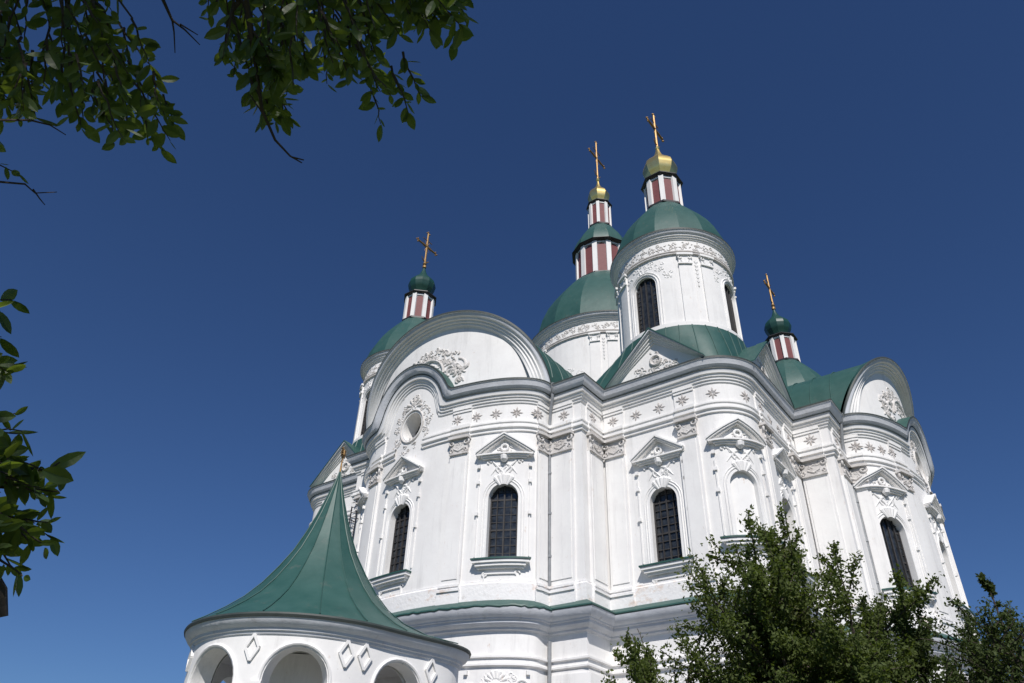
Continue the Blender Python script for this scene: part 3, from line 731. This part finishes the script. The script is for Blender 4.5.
for i,t in enumerate((tL,tR,tB)):
    if i==0:
        a=onion(t,38.98,42.4,1.12,40.3,.58,M['green2'],12)
        mb=MB(); lathe(mb,[(.06,42.25),(.16,42.3),(.16,42.5),(.05,42.55),(.13,42.62),(.17,42.72),(.12,42.82),(.01,42.86)],10); b=mb.build('gilded_ball',M['goldold'],t)
        c=cross(t,42.75,46.13,1.1,M['goldold'])
    else:
        for o in (a,b,c): dup(o,t)
# central tower
ZC=35.1403; RWC,REC=6.0,6.5
dpc=[(REC-.02,ZC+.02)]+[(5.95,ZC+.15),(5.85,36.1),(5.55,37.4),(5.05,38.7),(4.45,39.75),(3.75,40.8),(3.05,41.7),(2.4,42.35)]
tC=drum('central_tower',24.0,ZC,RWC,REC,4,(26.2,30.0),.75,16,dpc,None,[0,PI/2,PI,3*PI/2],[k*PI/2+d for k in range(4) for d in (.48,PI/2-.48)],seed=800)
lantern(tC,42.35,45.85,2.25,12,2.62)
mb=MB(); lathe(mb,[(2.66,45.98)]+[(2.5,46.1),(2.42,46.6),(2.15,47.3),(1.77,47.95),(1.38,48.6),(1.05,49.05)],12,ph=PI/12); mb.build('lantern_dome',M['green'],tC,angle=22)
lantern(tC,49.1,51.85,.98,8,1.2)
onion(tC,52.05,55.6,1.04,53.3,.55,M['gold'],8)
mb=MB(); lathe(mb,[(.01,55.4),(.13,55.5),(.18,55.65),(.13,55.8),(.01,55.85)],10); mb.build('gilded_ball',M['gold'],tC)
cross(tC,55.75,60.94,1.35,M['goldold'])
# core block that carries the central drum
mb=MB(); lathe(mb,[(7.4,E_+1.5),(6.6,24.6),(5.6,25.6)],48); mb.build('crossing_roof',M['green'],ch)
# ------------------------------------------------------------------ porch with tent roof
PX,PY=-9.42,23.15
pv=empty('porch',(PX,PY,0)); tag(pv,'round white arcaded porch with a flared green tent roof, left of the church','porch')
PR=3.62; PZ=7.0
def lobe(a):
    d=(a-.22+PI)%(2*PI)-PI
    return 1.3*math.exp(-(d/.42)**2)
NP=120
pe=[((PR+lobe(2*PI*i/NP))*math.cos(2*PI*i/NP),(PR+lobe(2*PI*i/NP))*math.sin(2*PI*i/NP)) for i in range(NP)]
AZ=12.72
mb=MB(); n=11; rows=[]
for f in [0,.06,.14,.24,.36,.5,.64,.76,.86,.94,1]:
    # concave flare : radius share falls fast, height rises late
    z=PZ+.05+(AZ-PZ)*(f**1.0)*.0
    rows.append(f)
R_=[(1,0),(.90,.04),(.77,.10),(.64,.17),(.515,.26),(.405,.36),(.30,.47),(.215,.59),(.142,.71),(.08,.83),(.034,.93),(.006,1)]
NF=16
def fac(i,r):      # faceted sheets between the ridges once the roof narrows
    a=2*PI*i/NP; st=2*PI/NF; d=(a%st)-st/2; k=math.cos(st/2)/math.cos(d); return 1+(k-1)*min(1,(1-r)*3)
def prr(i,r):
    a=2*PI*i/NP; k=(PR*r*fac(i,r)+lobe(a)*r**9); return (k*math.cos(a),k*math.sin(a))
mb.grid([[(*prr(i,r),PZ+.03+(AZ-PZ)*h) for i,p in enumerate(pe)] for r,h in R_],0,True)
tr=mb.build('tent_roof',M['green'],pv,angle=11)
mb=MB()
for k in range(NF):
    i=int(round(k*NP/NF))%NP; tube(mb,[(*prr(i,r),PZ+.06+(AZ-PZ)*h) for r,h in R_],.016,4)
mb.build('standing_seam',M['green'],tr)
mb=MB(); sweep(mb,pe,[(0,PZ+.03),(.02,PZ-.02),(0,PZ-.08),(-.3,PZ-.06)],True); mb.build('eave_edge',M['edge'],pv)
mb=MB(); sweep(mb,pe,[(-.03,PZ-.07),(-.05,PZ-.14),(-.12,PZ-.24),(-.22,PZ-.31),(-.24,PZ-.38),(-.28,PZ-.40),(-.30,PZ-.46),(-.36,PZ-.50)],True); mb.build('porch_cornice',M['gray'],pv)
pw=offset(pe,-.34); sfp=Path(pw,True)
def pang(deg): a=math.radians(deg); return sfp.near(3.3*math.cos(a),3.3*math.sin(a))
arch=[Hole(pang(a),w_,2.9,6.26,False,.55) for a,w_ in ((-117,.92),(-72,.84),(-20,.78),(165,.8),(60,.8),(110,.8))]
arch=[h for h in arch]
mb=MB(); wall(mb,sfp,0,PZ-.45,arch)
mb.build('arcade_wall',M['white'],pv,angle=35)
mb=MB(); 
pin=offset(pe,-.95); sweep(mb,pin,[(0,0),(0,2.88)],True); 
wall(mb,Path(pin,True),2.88,PZ-.5,[Hole(Path(pin,True).near(*sfp.at(h.sc)[0]),h.w*.93,2.9,6.24,False,.01) for h in arch])
mb.build('inner_wall_face',M['white'],pv,angle=35)
for h in arch:
    mb=MB(); s=h.sc
    stroke(mb,sfp,[(s-h.w-.07,h.z0+1.6),(s-h.w-.07,h.z1-h.w)]+arcpts(s,h.z1-h.w,h.w+.07,PI,0,16)+[(s+h.w+.07,h.z1-h.w-.01),(s+h.w+.07,h.z0+1.6)],.05,0,1.3)
    for sg in (-1,1): sbox(mb,sfp,s+sg*(h.w+.12)-.16,s+sg*(h.w+.12)+.16,h.z1-h.w-.18,h.z1-h.w-.06,0,.12)
    mb.build('arch_moulding',M['white'],pv)
def diamond(s,z,w_,h_):
    mb=MB()
    P=[(s,z-h_),(s+w_,z),(s,z+h_),(s-w_,z)]
    for a,b in zip(P,P[1:]+P[:1]): sbar(mb,sfp,a,b,.07,0,.07,0,2)
    mb.build('diamond_panel',M['white'],pv)
for a in (-94,-50.5,-41,2,-143): diamond(pang(a),6.2,.19,.33)
mb=MB(); lathe(mb,[(1.7,0),(1.7,PZ-.6)],40); mb.build('stair_core',M['white'],pv)
mb=MB(); mb.add([(p[0],p[1],PZ-.5) for p in offset(pe,-.5)],[tuple(range(NP))]); mb.build('porch_ceiling',M['white'],pv)
mb=MB(); mb.add([(p[0],p[1],2.6) for p in offset(pe,-.5)],[tuple(range(NP))]); mb.build('porch_floor',M['paving'],pv)
mb=MB(); sweep(mb,pw,[(0,2.9),(.15,2.85),(.15,2.7),(0,2.6)],True); mb.build('porch_ledge',M['white'],pv)
mb=MB(); tube(mb,[(0,0,AZ-.05),(0,0,AZ+.75)],[.04,.02],8)
for k in range(12): tube(mb,[(0,0,AZ+.78),(.02*math.cos(k),.24*math.cos(k*PI/6),AZ+.78+.24*math.sin(k*PI/6))],[.05,.012],5)
tube(mb,[(0,0,AZ+.7),(0,0,AZ+.86)],[.09,.09],8); mb.build('gilded_finial',M['goldold'],pv)
# ------------------------------------------------------------------ trees
def leafmesh(name,leaves,m,parent,smooth=False):
    vs=[];fs=[]
    for (p,d,up,L,W_,kind) in leaves:
        d=d.normalized(); x=d.cross(up); x=x.normalized() if x.length>1e-5 else d.orthogonal().normalized(); n=x.cross(d); b=len(vs)
        if kind==0:
            vs+=[p,p+d*L*.5+x*W_*.5+n*W_*.12,p+d*L,p+d*L*.5-x*W_*.5+n*W_*.12]; fs+=[(b,b+1,b+2),(b,b+2,b+3)]
        else:
            pr=[(0,0),(.12,.55),(.35,.95),(.6,1),(.82,.62),(1,0)]
            mid=[p+d*L*a-n*L*.10*math.sin(a*2.2) for a,_ in pr]
            lf=[m_+x*W_*.5*w_+n*W_*.16*w_ for m_,(a,w_) in zip(mid,pr)]; rt=[m_-x*W_*.5*w_+n*W_*.16*w_ for m_,(a,w_) in zip(mid,pr)]
            vs+=mid+lf[1:-1]+rt[1:-1]
            M6=lambda i:b+i; Lf=lambda i:b+6+i-1; Rt=lambda i:b+10+i-1
            fs+=[(M6(0),Lf(1),M6(1)),(M6(0),M6(1),Rt(1)),(M6(5),M6(4),Lf(4)),(M6(5),Rt(4),M6(4))]
            for i in (1,2,3): fs+=[(M6(i),Lf(i),Lf(i+1),M6(i+1)),(M6(i),M6(i+1),Rt(i+1),Rt(i))]
    me=bpy.data.meshes.new(name); me.from_pydata([tuple(v) for v in vs],[],fs); me.materials.append(m)
    o=bpy.data.objects.new(name,me); C.objects.link(o); o.parent=parent
    return o
def rv(g): 
    while True:
        v=Vector((g.uniform(-1,1),g.uniform(-1,1),g.uniform(-1,1)))
        if .05<v.length<1: return v.normalized()
def bush(name,loc,h,spread,seed,label,m,nleaf,leafL,shoots=(),lean=(0,0),group=None,flat=.55,xmin=-99):
    g=random.Random(seed); root=empty(name,loc); tag(root,label,'tree',group)
    br=MB(); lv=[]
    tips=[]
    def grow(p,d,L,r,lev):
        pts=[p]; q_=p.copy(); dd=d.copy(); n=5
        for i in range(n):
            dd=(dd+rv(g)*.20+Vector((0,0,.05))).normalized(); q_=q_+dd*L/n; pts.append(q_.copy())
        if lev==0 or q_.x>xmin: tube(br,pts,[max(.003,r*(1-.6*i/n)) for i in range(n+1)],5 if lev<2 else 4)
        if lev>=3:
            if q_.x>xmin+.5*math.sin(q_.z*5): tips.append((pts,L))
            return
        k=(5,5,6)[lev] if lev<3 else 0
        for i in range(k):
            f=.3+.7*(i+g.random()*.6)/k; f=min(f,.98); j=min(n-1,int(f*n)); b=pts[j].lerp(pts[j+1],f*n-j)
            ax=rv(g); nd=(dd*(.8 if lev else .45)+ax*(.95 if lev else .9)*Vector((1,1,1)).length/1.732+Vector((0,0,.25))).normalized()
            if lev==0: nd=Vector((nd.x*spread,nd.y*spread,abs(nd.z)*.8+.25)).normalized()
            grow(b,nd,L*g.uniform(.5,.72),r*.5,lev+1)
        if lev>0: grow(q_,dd,L*.55,r*.4,lev+1)
    grow(Vector((0,0,0)),Vector((lean[0],lean[1],1)).normalized(),h*.42,.11*h/6,0)
    grow(Vector((.1,.05,0)),Vector((lean[0]+.25,lean[1],1)).normalized(),h*.40,.09*h/6,0)
    grow(Vector((-.1,.02,0)),Vector((lean[0]-.3,lean[1],1)).normalized(),h*.38,.09*h/6,0)
    for (sx,sy,sz,sh) in shoots:
        grow2=[Vector((sx*.5,sy*.5,sz*.45)),Vector((sx*.8,sy*.8,sz*.75)),Vector((sx,sy,sz))]
        tube(br,grow2,[.04,.025,.012],5); 
        for k in range(9): grow(grow2[1].lerp(grow2[2],k/8),(rv(g)*.8+Vector((0,0,.6))).normalized(),sh*g.uniform(.35,.6),.012,3)
        grow(grow2[2],Vector((sx*.05,0,1)).normalized(),sh,.012,2)
    per=max(1,nleaf//max(1,len(tips)))
    for pts,L in tips:
        for k in range(per):
            f=g.random()**.8*(len(pts)-1); j=min(len(pts)-2,int(f)); b=pts[j].lerp(pts[j+1],f-j)+rv(g)*g.random()*L*.22
            d=(rv(g)+Vector((0,0,-.1))).normalized(); s=g.uniform(.5,1.45)
            lv.append((b,d,rv(g),leafL*s,leafL*flat*s,0))
    t=br.build('trunk',M['bark'],root,weld=False); leafmesh('crown',lv,m,root)
    return root
def ground_at(px,py,d):
    p=at(px,py,d); return p
TD=15.0
bush('plum_tree',(at(762,683,TD).x,at(762,683,TD).y,0),8.9,.85,11,'tallest leafy green tree in front of the church wall, left of the lower trees',M['leaf'],125000,.070,lean=(.02,0),xmin=-2.2)
bush('bushy_tree',(at(935,683,17).x,at(935,683,17).y,0),8.2,1.2,23,'lower dark green tree beyond the airy olive one, below the right hand church window',M['leaf2'],170000,.062)
bush('slender_tree',(at(1035,683,15).x,at(1035,683,15).y,0),7.0,1.1,38,'slender tree with one tall shoot against the sky, rightmost of the trees',M['leaf2'],60000,.058,shoots=((-.2,0,5.5,.22),))
# overhanging walnut-like tree: trunk to the left of and behind the viewpoint
ot=empty('walnut_tree',(-4.2,-1.2,0)); tag(ot,'big shade tree whose dark broad-leaved branches hang into the sky on the left','tree')
g=random.Random(99); O=Vector((-4.2,-1.2,0)); br=MB(); lv=[]
tube(br,[Vector((0,0,0)),Vector((.1,0,1.5)),Vector((0,.1,3.2)),Vector((.3,.2,5)),Vector((.8,.3,7)),Vector((1.2,.3,9.2))],[.30,.25,.22,.18,.13,.05],10)
def twig(base,tip,nl,LL,droop=.3):
    d=(tip-base); pts=[base+d*(i/5)+rv(g)*d.length*.03 for i in range(6)]
    tube(br,[p-O for p in pts],[.007,.006,.005,.004,.003,.002],4)
    for i in range(nl):
        f=.1+.9*i/max(1,nl-1); p=base+d*f; side=1 if i%2 else -1
        dirn=(d.normalized()*g.uniform(.3,.9)+d.cross(_f).normalized()*side*g.uniform(.4,1)+rv(g)*.55+Vector((0,0,-droop)))
        L=LL*g.uniform(.45,1.25); lv.append((p-O,dirn,rv(g)*.9-_f*.8,L,L*g.uniform(.36,.56),1))
def inpoly(x,y,P):
    c=False
    for (x1,y1),(x2,y2) in zip(P,P[1:]+P[:1]):
        if (y1>y)!=(y2>y) and x<(x2-x1)*(y-y1)/(y2-y1)+x1: c=not c
    return c
regs=[ # outline in degrees of the view, number of twigs, distance range, start of the bough
 ([(-60,-60),(150,-60),(118,25),(150,55),(165,90),(190,118),(172,148),(135,156),(92,158),(55,115),(35,125),(-60,90)],118,(3.6,5.0),(30,-160)),
 ([(-60,85),(45,125),(48,60),(-60,50)],16,(3.8,4.6),(-90,40)),
 ([(-60,120),(22,140),(25,170),(38,182),(-60,190)],9,(4.2,4.8),(-100,110)),
 ([(195,-60),(455,-60),(455,20),(430,45),(395,52),(430,110),(385,128),(345,122),(330,95),(312,78),(290,92),(268,112),(250,122),(225,75),(208,45)],140,(3.4,4.8),(260,-200)),
 ([(250,60),(290,60),(298,118),(258,128)],9,(3.5,4.0),(240,0)),
 ([(395,0),(470,-20),(476,22),(458,44),(420,28)],26,(3.6,4.2),(380,-100)),
 ([(-70,285),(14,300),(12,375),(-70,390)],26,(3.4,3.9),(-140,300)),
 ([(-80,410),(18,415),(60,478),(72,512),(50,540),(25,580),(-80,595)],70,(3.0,3.6),(-160,430)),
]
for P,n,(d0,d1),src in regs:
    xs=[p[0] for p in P]; ys=[p[1] for p in P]; k=0
    hub=at(src[0],src[1],(d0+d1)/2)
    cx=sum(xs)/len(xs); cy=sum(ys)/len(ys)
    # boughs from the hub through the region
    while k<n:
        x=g.uniform(min(xs),max(xs)); y=g.uniform(min(ys),max(ys))
        if not inpoly(x,y,P): continue
        k+=1; d=g.uniform(d0,d1)
        tip=at(x,y,d); bd=(hub-tip).normalized(); base=tip+bd*g.uniform(.16,.28)+rv(g)*.05
        twig(base,tip,g.randint(7,10),.088)
        if k%4==0:
            mid=base.lerp(hub,.5)+rv(g)*.12; tube(br,[base-O,base.lerp(mid,.5)+rv(g)*.04-O,mid-O,hub-O],[.004,.006,.009,.013],5)
# bare hanging twigs, the long drooping one and the single leaf sprays
def bare(pts,d,r0,r1): 
    n=len(pts); tube(br,[at(x,y,d)-O for x,y in pts],[r0+(r1-r0)*i/(n-1) for i in range(n)],5)
bare([(235,-60),(250,20),(256,70),(262,110),(275,140),(290,156),(302,163)],3.6,.012,.003); bare([(262,112),(250,95),(244,102)],3.6,.004,.002); bare([(292,157),(304,160)],3.6,.004,.003)
bare([(155,-40),(163,0),(172,20),(185,30),(200,45)],3.9,.010,.002); bare([(172,19),(174,32),(175,53)],3.9,.005,.002); bare([(180,24),(198,35)],3.9,.004,.002)
bare([(0,120),(30,120),(50,125),(66,135)],3.9,.006,.002); bare([(-20,180),(25,184),(35,193),(57,192)],4.2,.006,.002); bare([(33,189),(40,199),(45,205)],4.2,.004,.002)
bare([(-40,540),(-8,575),(1,590),(2,617)],3.2,.022,.019)
bare([(-60,430),(0,455),(25,468),(48,470),(60,462)],3.3,.012,.003)
def one(px,py,qx,qy,d,w_):
    a=at(px,py,d); b=at(qx,qy,d); L=(b-a).length; lv.append((a-O,b-a,-_f+rv(g)*.15,L,w_*L,1))
for a in ((48,470,86,451,3.3,.36),): one(*a)
# crown above and behind the viewpoint, which keeps the low boughs in shade
cr=[]
for k in range(9500):
    v=rv(g)*(g.random()**.4)
    p=Vector((-2.2+v.x*4.6,-.9+v.y*3.1,9.0+v.z*1.7))
    e=p-EYE
    if e.dot(_f)>0:
        sx=512+F_PX*e.dot(R2)/e.dot(_f); sy=341.5-F_PX*e.dot(U2)/e.dot(_f)
        if -60<sx<1080 and sy>-60: continue
    d=rv(g); L=g.uniform(.14,.22); lv.append((p-O,d,rv(g)*.5+Vector((0,0,1)),L,L*.6,0))
for k in range(14):
    v=rv(g); e=Vector((-2.2+v.x*4.0,-.9+v.y*2.6,9.0+v.z*1.0)); tube(br,[Vector((.8,.3,6.4)),(e-O)*.5+Vector((.4,.15,3.6)),e-O],[.08,.045,.012],6)
for P,n,(d0,d1),src in regs:
    h=at(src[0],src[1],(d0+d1)/2)-O; tube(br,[Vector((.1,.15,3.6 if h.z<4.5 else 5.2)),Vector((h.x*.5,h.y*.5,h.z*.5+(2.4 if h.z>4.5 else 2.0))),h],[.06,.035,.014],7)
br.build('branches',M['bark'],ot,weld=False)
leafmesh('foliage',lv,M['leafdark'],ot)
